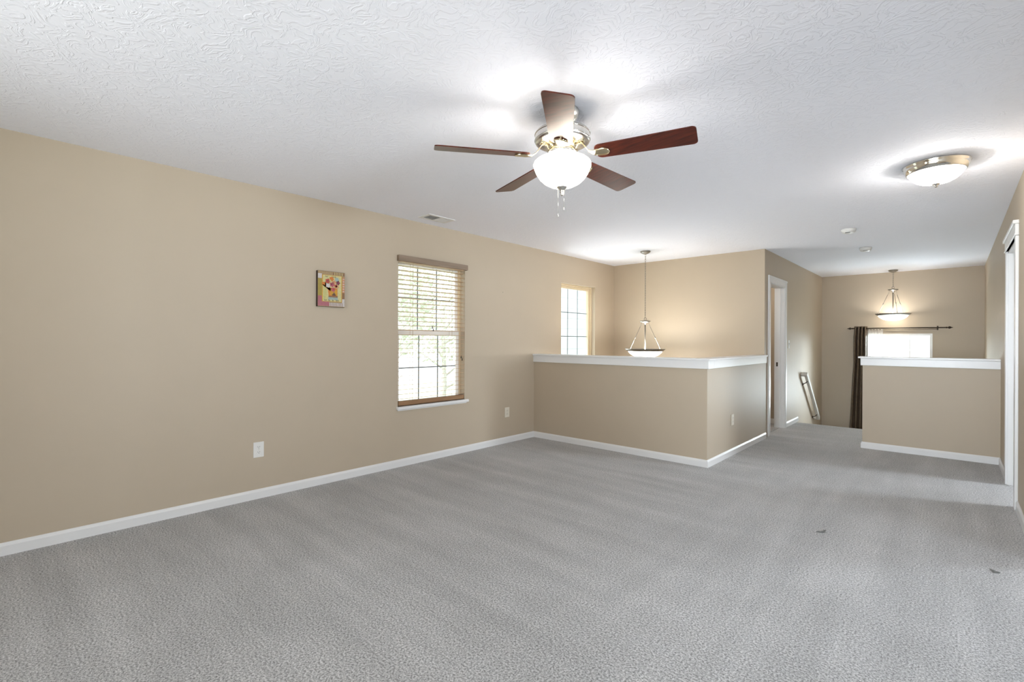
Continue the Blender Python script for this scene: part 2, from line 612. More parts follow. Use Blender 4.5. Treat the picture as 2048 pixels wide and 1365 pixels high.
mb = MB()
f0, f1 = 0.970, 1.053
mb.box(XL, X2 + 0.018, Y1 - 0.018, Y1 + 0.133, f0, f1)
mb.box(X2 - 0.133, X2 + 0.018, Y1 + 0.133, YB, f0, f1)
mb.box(XL, X2 + 0.032, Y1 - 0.032, Y1 + 0.147, f1, f1 + 0.019)
mb.box(X2 - 0.147, X2 + 0.032, Y1 + 0.147, YB + 0.004, f1, f1 + 0.019)
struct('trim_1', mb, M['trim'], 'white wooden cap on the L-shaped stairwell half wall', 'wall cap', bevel=0.003)
mb = MB()
mb.box(X5 - 0.018, XR, Y4 - 0.018, Y4 + 0.133, f0, f1)
mb.box(X5 - 0.040, XR, Y4 - 0.034, Y4 + 0.149, f1, f1 + 0.021)
struct('trim_2', mb, M['trim'], 'white wooden cap on the hall half wall', 'wall cap', bevel=0.003)


def base_y(mb, x, s, y0, y1, h=0.073):
    """baseboard on a wall x = const, growing toward s"""
    pr = [(0, 0), (0.013, 0), (0.013, h - 0.018), (0.009, h - 0.008), (0.005, h), (0, h)]
    a = [mb.bm.verts.new((x + s * p, y0, z)) for p, z in pr]
    b = [mb.bm.verts.new((x + s * p, y1, z)) for p, z in pr]
    for k in range(len(pr)):
        k2 = (k + 1) % len(pr)
        mb.bm.faces.new((a[k], a[k2], b[k2], b[k]))
    mb.bm.faces.new(a); mb.bm.faces.new(b)


def base_x(mb, y, s, x0, x1, h=0.073):
    pr = [(0, 0), (0.013, 0), (0.013, h - 0.018), (0.009, h - 0.008), (0.005, h), (0, h)]
    a = [mb.bm.verts.new((x0, y + s * p, z)) for p, z in pr]
    b = [mb.bm.verts.new((x1, y + s * p, z)) for p, z in pr]
    for k in range(len(pr)):
        k2 = (k + 1) % len(pr)
        mb.bm.faces.new((a[k], a[k2], b[k2], b[k]))
    mb.bm.faces.new(a); mb.bm.faces.new(b)


mb = MB(); base_y(mb, XL, 1, YREAR, Y1)
struct('baseboard_left', mb, M['trim'], 'white baseboard along the long left wall', 'baseboard')
mb = MB(); base_x(mb, Y1, -1, XL + 0.013, X2); base_y(mb, X2, 1, Y1 - 0.013, YB + 0.013)
struct('baseboard_stairwell', mb, M['trim'], 'white baseboard around the stairwell half wall', 'baseboard')
mb = MB(); base_x(mb, Y4, -1, X5, XR); base_y(mb, X5, -1, Y4 - 0.013, Y4 + 0.115)
struct('baseboard_half_hall', mb, M['trim'], 'white baseboard under the hall half wall', 'baseboard')
mb = MB(); base_y(mb, X3, 1, D1[1] + 0.085, 8.60)
struct('baseboard_hall', mb, M['trim'], 'short white baseboard beyond the hall doorway', 'baseboard')
mb = MB(); base_y(mb, XR, -1, YREAR, OPEN[0]); base_y(mb, XR, -1, OPEN[1], D2[0] - 0.085); base_y(mb, XR, -1, D2[1] + 0.085, Y4)
struct('baseboard_right', mb, M['trim'], 'white baseboard along the right wall', 'baseboard')

# ------------------------------------------------------------------ doorways
d = thing('door_1', (X3, (D1[0] + D1[1]) / 2, 0), 'white cased doorway in the hall wall left of the handrail', 'doorway', kind='structure')
mb = MB()
mb.box(X3 - 0.125, X3 + 0.004, D1[1] - 0.018, D1[1], 0, D1[2]); mb.box(X3 - 0.125, X3 + 0.004, D1[0], D1[0] + 0.018, 0, D1[2])
mb.box(X3 - 0.125, X3 + 0.004, D1[0], D1[1], D1[2] - 0.018, D1[2])
mb.box(X3 - 0.075, X3 - 0.045, D1[1] - 0.030, D1[1] - 0.018, 0, D1[2] - 0.018)
mb.build('jamb', M['jamb'], d)
mb = MB()
for a, b in ((D1[0] - 0.085, D1[0] + 0.004), (D1[1] - 0.004, D1[1] + 0.085)):
    mb.box(X3, X3 + 0.016, a, b, 0, D1[2] + 0.085)
    mb.box(X3 + 0.016, X3 + 0.022, a + 0.006, a + 0.030, 0, D1[2] + 0.080)
mb.box(X3, X3 + 0.016, D1[0] + 0.004, D1[1] - 0.004, D1[2] - 0.004, D1[2] + 0.085)
mb.box(X3 + 0.016, X3 + 0.022, D1[0] - 0.085, D1[1] + 0.085, D1[2] + 0.055, D1[2] + 0.080)
mb.build('casing', M['trim'], d, bevel=0.003)
mb = MB(); mb.box(X3 - 0.100, X3 - 0.072, D1[1] - 0.0205, D1[1] - 0.018, 0.885, 0.945)
mb.build('strike_plate', M['bronze'], d)

d = thing('door_2', (XR, (D2[0] + D2[1]) / 2, 0), 'white cased doorway in the right wall with crown head trim', 'doorway', kind='structure')
mb = MB()
mb.box(XR - 0.004, XR + 0.12, D2[0], D2[0] + 0.018, 0, D2[2]); mb.box(XR - 0.004, XR + 0.12, D2[1] - 0.018, D2[1], 0, D2[2])
mb.box(XR - 0.004, XR + 0.12, D2[0], D2[1], D2[2] - 0.018, D2[2])
mb.build('jamb', M['jamb'], d)
mb = MB()
mb.box(XR - 0.019, XR, D2[0] - 0.085, D2[0] + 0.004, 0, D2[2]); mb.box(XR - 0.019, XR, D2[1] - 0.004, D2[1] + 0.085, 0, D2[2])
mb.build('casing', M['trim'], d, bevel=0.003)
mb = MB()
mb.box(XR - 0.021, XR, D2[0] - 0.088, D2[1] + 0.088, D2[2], D2[2] + 0.085)
mb.box(XR - 0.034, XR, D2[0] - 0.100, D2[1] + 0.100, D2[2] + 0.085, D2[2] + 0.112)
mb.box(XR - 0.026, XR, D2[0] - 0.094, D2[1] + 0.094, D2[2], D2[2] + 0.012)
mb.build('head_trim', M['trim'], d, bevel=0.003)


# ------------------------------------------------------------------ windows
def grid_y(mb, x0, x1, y0, y1, z0, z1, cols, rows, w):
    for k in range(1, cols):
        c = y0 + (y1 - y0) * k / cols
        mb.box(x0, x1, c - w / 2, c + w / 2, z0, z1)
    for k in range(1, rows):
        c = z0 + (z1 - z0) * k / rows
        mb.box(x0 - 0.0005, x1 + 0.0005, y0, y1, c - w / 2, c + w / 2)


def ring_y(mb, x0, x1, y0, y1, z0, z1, w, wt=None, wb=None):
    wt = wt or w; wb = wb or w
    mb.box(x0, x1, y0, y0 + w, z0, z1); mb.box(x0, x1, y1 - w, y1, z0, z1)
    mb.box(x0, x1, y0 + w, y1 - w, z1 - wt, z1); mb.box(x0, x1, y0 + w, y1 - w, z0, z0 + wb)


w = thing('window_1', (XL - 0.1, 3.167, 0.59), 'double-hung window behind the wooden blind in the left wall', 'window', kind='structure')
mb = MB(); ring_y(mb, XL - 0.139, XL - 0.075, W1[0], W1[1], W1[2], W1[3], 0.022)
mb.build('window_frame', M['vinyl'], w)
mb = MB(); ring_y(mb, XL - 0.127, XL - 0.099, 2.752, 3.582, 1.300, 2.038, 0.042, 0.035, 0.045)
up = mb.build('upper_sash', M['white_vinyl'], w)
mb = MB(); ring_y(mb, XL - 0.098, XL - 0.078, 2.752, 3.582, 0.600, 1.350, 0.042, 0.060, 0.03)
lo = mb.build('lower_sash', M['white_vinyl'], w)
mb = MB(); grid_y(mb, XL - 0.114, XL - 0.110, 2.794, 3.540, 1.345, 2.003, 3, 2, 0.012); mb.build('grille', M['muntin'], up)
mb = MB(); grid_y(mb, XL - 0.090, XL - 0.086, 2.794, 3.540, 0.630, 1.290, 3, 2, 0.012); mb.build('grille', M['muntin'], lo)
mb = MB(); mb.box(XL - 0.1185, XL - 0.1155, 2.790, 3.544, 1.34, 2.008); mb.build('pane', M['glass'], up)
mb = MB(); mb.box(XL - 0.0945, XL - 0.0915, 2.790, 3.544, 0.625, 1.295); mb.build('pane', M['glass'], lo)
mb = MB(); mb.box(XL - 0.074, XL + 0.034, 2.712, 3.642, 0.560, 0.590)
mb.build('window_sill', M['trim'], w, bevel=0.006)
mb = MB(); mb.box(XL, XL + 0.014, 2.725, 3.620, 0.548, 0.560)
mb.build('apron', M['trim'], w)

w = thing('window_2', (XL - 0.1, 5.81, 0.59), 'narrow grid window over the stairwell in the left wall', 'window', kind='structure')
mb = MB(); ring_y(mb, XL - 0.139, XL - 0.060, W2[0], W2[1], W2[2], W2[3], 0.024)
ring_y(mb, XL - 0.125, XL - 0.085, W2[0] + 0.024, W2[1] - 0.024, W2[2] + 0.024, W2[3] - 0.024, 0.034)
mb.build('window_frame', M['vinyl'], w, bevel=0.003)
mb = MB(); grid_y(mb, XL - 0.112, XL - 0.108, W2[0] + 0.058, W2[1] - 0.058, 0.613, 2.000, 3, 4, 0.011)
mb.build('grille', M['muntin'], w)
mb = MB(); mb.box(XL - 0.1175, XL - 0.1145, W2[0] + 0.05, W2[1] - 0.05, 0.64, 2.004)
mb.build('pane', M['glass'], w)

w = thing('window_3', (-0.69, YF + 0.08, -0.05), 'bright white-framed window in the far wall below the curtain rod', 'window', kind='structure')
mb = MB()
x0, x1, z0, z1 = WF
t = 0.034
for a, b, c, e in ((x0, x0 + t, z0, z1), (x1 - t, x1, z0, z1), (x0 + t, x1 - t, z1 - t, z1), (x0 + t, x1 - t, z0, z0 + t)):
    mb.box(a, b, YF - 0.006, YF + 0.10, c, e)
mb.build('window_frame', M['white_vinyl'], w)
mb = MB()
for k in (1, 2):
    c = x0 + (x1 - x0) * k / 3
    mb.box(c - 0.006, c + 0.006, YF + 0.068, YF + 0.074, z0 + t, z1 - t)
for zz in (0.32, 0.68):
    mb.box(x0 + t, x1 - t, YF + 0.0675, YF + 0.0745, zz - 0.006, zz + 0.006)
mb.build('grille', M['white_vinyl'], w)
mb = MB(); mb.box(x0 + t - 0.004, x1 - t + 0.004, YF + 0.078, YF + 0.081, z0 + t - 0.004, z1 - t + 0.004)
mb.build('pane', M['glass'], w)

# ------------------------------------------------------------------ wooden blind
bl = thing('window_blind', (XL - 0.02, 3.167, 2.06), 'open brown wooden slat blind on the left wall window', 'blind')
mb = MB(); mb.box(XL + 0.028, XL + 0.040, 2.712, 3.612, 2.016, 2.072)
mb.box(XL + 0.001, XL + 0.028, 2.712, 2.722, 2.016, 2.072); mb.box(XL + 0.001, XL + 0.028, 3.602, 3.612, 2.016, 2.072)
mb.build('valance', M['valance'], bl, bevel=0.002)
mb = MB(); mb.box(XL - 0.052, XL - 0.004, 2.736, 3.598, 2.012, 2.056); mb.build('headrail', M['blind_wood'], bl)
mb = MB()
zs = 1.978
while zs > 0.655:
    mat = Matrix.Translation((XL - 0.030, 0, zs)) @ Matrix.Rotation(R(-4), 4, 'Y')
    mb.box(-0.024, 0.024, 2.742, 3.598, -0.0014, 0.0014, mat=mat)
    zs -= 0.0455
mb.build('slat_array', M['blind_wood'], bl)
mb = MB(); mb.box(XL - 0.056, XL - 0.004, 2.742, 3.598, 0.594, 0.640); mb.build('bottom_rail', M['rail_wood'], bl, bevel=0.004)
for yy in (2.91, 3.425):
    mb = MB()
    for xx in (XL - 0.054, XL - 0.006):
        mb.tube([(xx, yy, 2.012), (xx, yy, 0.640)], 0.0011, 6)
    mb.tube([(XL - 0.030, yy + 0.012, 2.012), (XL - 0.030, yy + 0.012, 0.640)], 0.0009, 6)
    mb.build('ladder_cord', M['cord'], bl)
for yy, zz in ((3.145, 1.392), (3.158, 1.368), (3.545, 1.075), (3.560, 1.050)):
    mb = MB(); mb.tube([(XL + 0.006, yy, 2.012), (XL + 0.006, yy, zz)], 0.0010, 6)
    pc = mb.build('pull_cord', M['cord'], bl)
    mb = MB(); mb.lathe([(0, 0.0), (0.0025, 0.0), (0.006, -0.022), (0.006, -0.030), (0, -0.032)], (XL + 0.006, yy, zz), 12)
    mb.build('tassel', M['tassel'], pc)

# ------------------------------------------------------------------ picture
pic = thing('wall_picture', (XL, 2.028, 1.680), 'small square picture of flowers in an orange pitcher on left wall', 'picture')
py0, py1, pz0, pz1 = 1.905, 2.152, 1.527, 1.833
px = XL + 0.030
mb = MB(); mb.box(XL + 0.001, px, py0, py1, pz0, pz1); mb.build('panel', M['paper'], pic, bevel=0.002)
W_, H_ = py1 - py0, pz1 - pz0
ART = []


def art_poly(pts, layer, color):
    ART.append((pts, layer, color))


def rect(u0, u1, v0, v1):
    return [(u0, v0), (u1, v0), (u1, v1), (u0, v1)]


def disc(u, v, r, n=14, wob=0.0, petals=5):
    out = []
    for k in range(n):
        a = 2 * PI * k / n
        rr = r * (1 + wob * math.cos(petals * a))
        out.append((u + rr * math.cos(a), v + rr * math.sin(a) * W_ / H_))
    return out


C = dict(border=(0.38, 0.26, 0.13), cream=(0.62, 0.56, 0.26), olive=(0.36, 0.27, 0.04), pink=(0.42, 0.13, 0.16),
         white=(0.62, 0.58, 0.56), brown=(0.25, 0.13, 0.06), orange=(0.62, 0.19, 0.02), gold=(0.62, 0.32, 0.02),
         red=(0.50, 0.07, 0.04), rose=(0.48, 0.11, 0.13), plum=(0.22, 0.04, 0.07), blue=(0.34, 0.44, 0.40),
         peach=(0.64, 0.28, 0.14), ink=(0.06, 0.045, 0.03), green=(0.16, 0.20, 0.06), lime=(0.55, 0.52, 0.20))
art_poly(rect(0.005, 0.995, 0.005, 0.995), 0, 'border')
art_poly(rect(0.01, 0.15, 0.30, 0.78), 1, 'olive')
art_poly(rect(0.01, 0.15, 0.79, 0.92), 1, 'white')
art_poly(rect(0.01, 0.42, 0.02, 0.14), 1, 'pink')
art_poly(rect(0.01, 0.15, 0.14, 0.30), 1, 'pink')
art_poly(rect(0.43, 0.99, 0.02, 0.12), 1, 'white')
art_poly(rect(0.90, 0.99, 0.12, 0.24), 1, 'white')
art_poly(rect(0.55, 0.99, 0.90, 0.98), 1, 'brown')
art_poly(rect(0.90, 0.99, 0.24, 0.42), 1, 'brown')
art_poly(rect(0.915, 0.985, 0.42, 0.86), 1, 'peach')
for k in range(9):
    art_poly(rect(0.46 + 0.055 * k, 0.48 + 0.055 * k, 0.02, 0.12), 2, 'brown')
for k in range(6):
    art_poly(rect(0.60 + 0.06 * k, 0.62 + 0.06 * k, 0.90, 0.98), 2, 'cream')
for k in range(6):
    art_poly(rect(0.92, 0.98, 0.45 + 0.07 * k, 0.47 + 0.07 * k), 2, 'white')
art_poly(rect(0.155, 0.895, 0.145, 0.895), 1, 'gold')
art_poly(rect(0.185, 0.87, 0.155, 0.885), 2, 'cream')
art_poly(rect(0.20, 0.32, 0.18, 0.60), 3, 'lime')
art_poly(rect(0.38, 0.74, 0.20, 0.27), 3, 'blue')
art_poly([(0.26, 0.57), (0.36, 0.52), (0.40, 0.30), (0.72, 0.30), (0.72, 0.52), (0.62, 0.55), (0.30, 0.53), (0.24, 0.61), (0.15, 0.62), (0.15, 0.68), (0.26, 0.69)], 4, 'orange')
art_poly([(0.47, 0.50), (0.70, 0.50), (0.70, 0.33), (0.44, 0.33)], 5, 'gold')
art_poly(rect(0.39, 0.73, 0.27, 0.315), 5, 'brown')
art_poly(rect(0.52, 0.66, 0.325, 0.355), 6, 'ink')
art_poly(disc(0.59, 0.375, 0.045), 6, 'brown')
for u, v, r, c in ((0.36, 0.72, 0.085, 'red'), (0.50, 0.79, 0.080, 'orange'), (0.45, 0.74, 0.035, 'lime'), (0.70, 0.78, 0.075, 'blue'),
                   (0.60, 0.70, 0.060, 'peach'), (0.74, 0.69, 0.070, 'plum'), (0.66, 0.60, 0.055, 'red'), (0.71, 0.58, 0.055, 'peach'),
                   (0.52, 0.63, 0.085, 'rose'), (0.56, 0.49, 0.075, 'rose'), (0.37, 0.60, 0.075, 'white'), (0.50, 0.64, 0.035, 'plum'),
                   (0.57, 0.50, 0.030, 'red'), (0.36, 0.73, 0.030, 'plum')):
    art_poly(disc(u, v, r, 20, 0.16, 5), 7 + (r < 0.05), c)
for u0, u1, v in ((0.27, 0.38, 0.83), (0.55, 0.68, 0.83), (0.24, 0.34, 0.165), (0.39, 0.48, 0.165), (0.52, 0.61, 0.165), (0.66, 0.80, 0.165)):
    n = int((u1 - u0) / 0.025)
    for k in range(n):
        a = u0 + 0.025 * k
        art_poly(rect(a, a + 0.012, v, v + (0.03 if k % 3 else 0.042)), 6, 'ink')
cols = sorted({c for _, _, c in ART})
mb = MB()
for pts, layer, c in ART:
    f = mb.bm.faces.new([mb.bm.verts.new((px + 0.0004 + layer * 0.00022, py0 + u * W_, pz0 + v * H_)) for u, v in pts])
    f.material_index = cols.index(c)
mb.build('painted_face', [flat(c, tuple(0.82 * v for v in C[c])) for c in cols], pic)


# ------------------------------------------------------------------ outlets and switch
def outlet(loc, ax, label, m, hw, hh):
    """plate on a wall x = const facing +x"""
    x, y, z = loc
    o = thing('wall_outlet', loc, label, 'outlet', 'duplex wall outlets')
    mb = MB(); mb.box(x, x + 0.006, y - hw, y + hw, z - hh, z + hh); mb.build('cover_plate', m, o, bevel=0.003)
    for dz in (0.020, -0.020):
        mb = MB()
        out = [(0.0165 * math.cos(a), 0.0145 * math.sin(a)) for a in [2 * PI * k / 20 for k in range(20)]]
        mb.prism(out, 0, 0.0016, mat=Matrix.Translation((x + 0.006, y, z + dz)) @ Matrix.Rotation(R(90), 4, 'Z') @ Matrix.Rotation(R(90), 4, 'X'))
        r = mb.build('receptacle', m, o)
        mb = MB()
        for dy in (-0.0065, 0.0065):
            mb.box(x + 0.0074, x + 0.0080, y + dy - 0.0012, y + dy + 0.0012, z + dz - 0.001, z + dz + 0.007)
        mb.lathe([(0, 0), (0.0024, 0), (0.0024, 0.0006), (0, 0.0006)], (0, 0, 0), 10, mat=Matrix.Translation((x + 0.0074, y, z + dz - 0.007)) @ Matrix.Rotation(R(90), 4, 'Y'))
        mb.build('slot_set', M['slot'], r)
    mb = MB(); mb.lathe([(0, 0), (0.0028, 0), (0.0022, 0.0012), (0, 0.0014)], (0, 0, 0), 12, mat=Matrix.Translation((x + 0.006, y, z)) @ Matrix.Rotation(R(90), 4, 'Y'))
    mb.build('screw', M['nickel'], o)
    return o


outlet((XL, 1.450, 0.381), 0, 'white duplex outlet low on the left wall below the picture', M['outlet'], 0.039, 0.060)
outlet((XL, 4.293, 0.370), 0, 'ivory outlet low on the left wall between window and half wall', M['ivory'], 0.040, 0.060)
outlet((X2, 5.538, 0.385), 0, 'ivory outlet on the right face of the stairwell half wall', M['ivory'], 0.040, 0.060)

o = thing('light_switch', (X3, 8.02, 1.205), 'white light switch on the hall wall beyond the doorway', 'switch')
mb = MB(); mb.box(X3, X3 + 0.006, 7.980, 8.060, 1.146, 1.264); mb.build('cover_plate', M['outlet'], o, bevel=0.003)
mb = MB(); mb.box(X3 + 0.006, X3 + 0.009, 8.008, 8.032, 1.180, 1.230)
mb.box(X3 + 0.009, X3 + 0.016, 8.015, 8.025, 1.203, 1.222); mb.build('toggle', M['outlet'], o)

o = thing('picture_nail', (XL, 4.207, 1.823), 'tiny nail in the left wall between the two windows', 'nail')
mb = MB(); mb.lathe([(0, 0), (0.0012, 0), (0.0012, 0.009), (0.0035, 0.009), (0.003, 0.0105), (0, 0.011)], (0, 0, 0), 10,
                    mat=Matrix.Translation((XL, 4.207, 1.823)) @ Matrix.Rotation(R(90), 4, 'Y'))
mb.build('nail_head', M['nail'], o)

# ------------------------------------------------------------------ ceiling register
v = thing('ceiling_vent', (-3.745, 2.995, H), 'white ceiling register with dark opening near the left wall', 'vent')
vx0, vx1, vy0, vy1 = -3.835, -3.655, 2.835, 3.160
mb = MB()
for a, b, c, e in ((vx0, vx0 + 0.032, vy0, vy1), (vx1 - 0.032, vx1, vy0, vy1), (vx0 + 0.032, vx1 - 0.032, vy0, vy0 + 0.038), (vx0 + 0.032, vx1 - 0.032, vy1 - 0.038, vy1),
                   (vx0 + 0.032, vx1 - 0.032, 2.992, 3.003)):
    mb.box(a, b, c, e, H - 0.007, H - 0.0005)
mb.build('frame', M['white_metal'], v, bevel=0.002)
mb = MB(); mb.box(vx0 + 0.032, vx1 - 0.032, vy0 + 0.038, vy1 - 0.038, H - 0.0018, H - 0.0008); mb.build('duct_opening', M['duct'], v)
for y0, y1, tilt in ((2.877, 2.990, 42), (3.006, 3.120, -42)):
    mb = MB()
    n = 7
    for k in range(n):
        yy = y0 + (y1 - y0) * (k + 0.5) / n
        mb.box(vx0 + 0.032, vx1 - 0.032, -0.006, 0.006, -0.0006, 0.0006, mat=Matrix.Translation((0, yy, H - 0.0062)) @ Matrix.Rotation(R(tilt), 4, 'X'))
    mb.build('louver', M['white_metal'], v)

# ------------------------------------------------------------------ ceiling fan
FX, FY = -1.510, 2.034
fan = thing('ceiling_fan', (FX, FY, H), 'five-blade dark cherry ceiling fan with lit white bowl light', 'ceiling fan')
FZ = 2.200
mb = MB(); mb.lathe([(0, H), (0.086, H), (0.088, 2.428), (0.072, 2.395), (0.055, 2.375), (0.040, 2.366), (0, 2.366)], (FX, FY, 0))
mb.build('canopy', M['nickel'], fan)
mb = MB(); mb.lathe([(0, 2.372), (0.028, 2.372), (0.028, 2.338), (0, 2.338)], (FX, FY, 0), 24); mb.build('downrod', M['nickel'], fan)
mb = MB(); mb.lathe([(0, 2.345), (0.050, 2.344), (0.115, 2.337), (0.138, 2.328), (0.143, 2.320), (0.143, 2.282), (0.139, 2.274), (0.128, 2.270), (0.100, 2.266), (0.060, 2.264), (0, 2.264)], (FX, FY, 0), 64)
motor = mb.build('motor_housing', M['nickel'], fan)
mb = MB()
for zz in (2.316, 2.286):
    mb.torus((FX, FY, zz), 0.1432, 0.0022, n=64)
mb.build('housing_band', M['chrome'], motor)
mb = MB(); mb.lathe([(0, 2.266), (0.070, 2.266), (0.074, 2.258), (0.066, 2.248), (0.066, 2.236), (0.074, 2.228), (0.074, 2.221), (0, 2.221)], (FX, FY, 0), 40)
mb.build('switch_housing', M['glow_tinted_nickel'], fan)
PHI = 0.296
blade_out = []
r0, r1 = 0.178, 0.660
hw0, hw1 = 0.056, 0.068


def rounded_blade():
    pts = []
    def corner(cx, cy, rad, a0, a1):
        for k in range(7):
            a = R(a0 + (a1 - a0) * k / 6)
            pts.append((cx + rad * math.cos(a), cy + rad * math.sin(a)))
    corner(r1 - 0.022, hw1 - 0.022, 0.022, 0, 90)
    corner(r0 + 0.030, hw0 - 0.030, 0.030, 90, 180)
    corner(r0 + 0.030, -hw0 + 0.030, 0.030, 180, 270)
    corner(r1 - 0.022, -hw1 + 0.022, 0.022, 270, 360)
    return pts


PITCH = -12
for k in range(5):
    a = PHI + k * 2 * PI / 5
    base = Matrix.Translation((FX, FY, FZ)) @ Matrix.Rotation(a, 4, 'Z')
    tilt = base @ Matrix.Rotation(R(PITCH), 4, 'X')
    mb = MB(); mb.prism(rounded_blade(), -0.0025, 0.0030, mat=tilt)
    for f in mb.bm.faces:
        pass
    bl_ = mb.build('blade', M['cherry'], fan)
    # blade iron: S-curved strap from the motor down to the blade, ending in a round pad under it
    mb = MB()
    prof = [(0.088, 0.066, 0.020, 0), (0.108, 0.058, 0.018, 0), (0.124, 0.036, 0.016, 0.3), (0.142, 0.010, 0.018, 0.7), (0.165, -0.004, 0.024, 1), (0.190, -0.0065, 0.032, 1), (0.215, -0.0065, 0.036, 1)]
    for d in range(1, 8):
        ang = R(12 * d)
        prof.append((0.215 + 0.036 * math.sin(ang), -0.0065, max(0.004, 0.036 * math.cos(ang)), 1))
    rows = []
    for rr, zz, hw, t_ in prof:
        row = []
        for s, dz in ((-1, 0.0), (-0.55, -0.004), (0, -0.006), (0.55, -0.004), (1, 0.0), (0.55, 0.004), (0, 0.004), (-0.55, 0.004)):
            p = Vector((rr, s * hw, zz + dz * (1 if t_ < 1 else 1.1)))
            q = Matrix.Rotation(R(PITCH) * t_, 4, 'X') @ p
            row.append(mb.bm.verts.new(base @ q))
        rows.append(row)
    for A, B in zip(rows[:-1], rows[1:]):
        for j in range(8):
            mb.bm.faces.new((A[j], A[(j + 1) % 8], B[(j + 1) % 8], B[j])).smooth = True
    mb.bm.faces.new(rows[0]); mb.bm.faces.new(rows[-1])
    mb.build('blade_iron', M['glow_tinted_nickel'], fan)
    # small hub plate screwed to the motor underside
    mb = MB(); mb.box(0.066, 0.118, -0.017, 0.017, 0.060, 0.067, mat=base); mb.build('iron_mount', M['glow_tinted_nickel'], fan, bevel=0.003)
# light kit
mb = MB(); mb.lathe([(0.062, 2.224), (0.080, 2.222), (0.084, 2.214), (0.080, 2.208), (0.060, 2.212)], (FX, FY, 0), 48, close=True)
mb.build('fitter', M['chrome'], fan)
mb = MB()
outer = [(0.104, 2.187), (0.120, 2.185), (0.135, 2.180), (0.146, 2.170), (0.150, 2.157), (0.146, 2.142), (0.135, 2.116), (0.118, 2.090), (0.094, 2.068), (0.064, 2.052), (0.030, 2.045), (0, 2.044)]
inner = [(0, 2.048), (0.030, 2.049), (0.062, 2.056), (0.091, 2.072), (0.114, 2.093), (0.131, 2.118), (0.142, 2.142), (0.146, 2.157), (0.143, 2.167), (0.134, 2.176), (0.119, 2.181), (0.104, 2.183)]
mb.lathe(outer + inner, (FX, FY, 0), 64, close=False)
mb.bm.faces.ensure_lookup_table()
for i, f in enumerate(mb.bm.faces):
    f.material_index = 0 if i < 64 * (len(outer) - 1) else 1
mb.build('glass_bowl', [M['fan_glass'], M['fan_glass_inside']], fan)
mb = MB(); mb.lathe([(0, 2.050), (0.030, 2.048), (0.027, 2.040), (0.014, 2.030), (0.009, 2.022), (0.012, 2.017), (0.006, 2.012), (0.009, 2.006), (0.006, 2.000), (0, 1.997)], (FX, FY, 0), 24)
mb.build('finial', M['nickel'], fan)
for dx, dy, zb in ((-0.018, -0.010, 1.905), (0.012, 0.0, 1.935)):
    mb = MB(); mb.tube([(FX + dx, FY + dy, 2.049), (FX + dx, FY + dy, zb)], 0.0008, 6)
    mb.lathe([(0, 0), (0.002, 0), (0.004, -0.012), (0, -0.016)], (FX + dx, FY + dy, zb), 10)
    mb.build('pull_chain', M['nickel'], fan)


def bulb(name, loc, power, color, radius, parent):
    d = bpy.data.lights.new(name, 'POINT')
    d.energy = power
    d.color = color
    d.shadow_soft_size = radius
    o = bpy.data.objects.new(name, d)
    COL.objects.link(o)
    o.parent = parent
    o.location = Vector(loc) - parent.location
    return o


WARM = (1.0, 0.97, 0.93)
bulb('fan_bulb', (FX, FY, 2.142), 7.5, WARM, 0.035, fan)

# ------------------------------------------------------------------ flush ceiling light
LX, LY = -0.090, 4.310
fl = thing('ceiling_light', (LX, LY, H), 'flush round ceiling light with nickel rim and lit white glass', 'ceiling light')
mb = MB(); mb.lathe([(0, H), (0.176, H), (0.178, 2.432), (0.170, 2.424), (0.172, 2.414), (0.160, 2.392), (0.156, 2.384), (0.146, 2.380), (0.146, 2.392), (0, 2.430)], (LX, LY, 0), 64)
mb.build('rim', M['chrome'], fl)
mb = MB(); mb.lathe([(0.147, 2.386), (0.143, 2.376), (0.130, 2.354), (0.108, 2.334), (0.080, 2.319), (0.045, 2.310), (0, 2.307)], (LX, LY, 0), 64)
mb.build('glass_dome', M['flush_glass'], fl)
mb = MB(); mb.lathe([(0, 2.312), (0.024, 2.309), (0.020, 2.302), (0.009, 2.296), (0.010, 2.289), (0.005, 2.283), (0, 2.281)], (LX, LY, 0), 24)
mb.build('finial', M['nickel'], fl)
CL = thing('closet_fill_lamp', (-2.9, 7.4, H), 'unseen round lamp added to light the room behind the hall doorway', 'ceiling light')
mb = MB(); mb.lathe([(0.12, H), (0.13, H - 0.03), (0.09, H - 0.08), (0, H - 0.10)], (-2.9, 7.4, 0), 32)
mb.build('glass_dome', M['flush_glass'], CL)
bulb('flush_bulb', (LX, LY, 2.330), 24.0, (1.0, 0.985, 0.975), 0.03, fl)
bulb('closet_fill_bulb', (-2.9, 7.4, 2.20), 14.0, WARM, 0.04, CL)  # added light of the unseen lamp behind the hall doorway


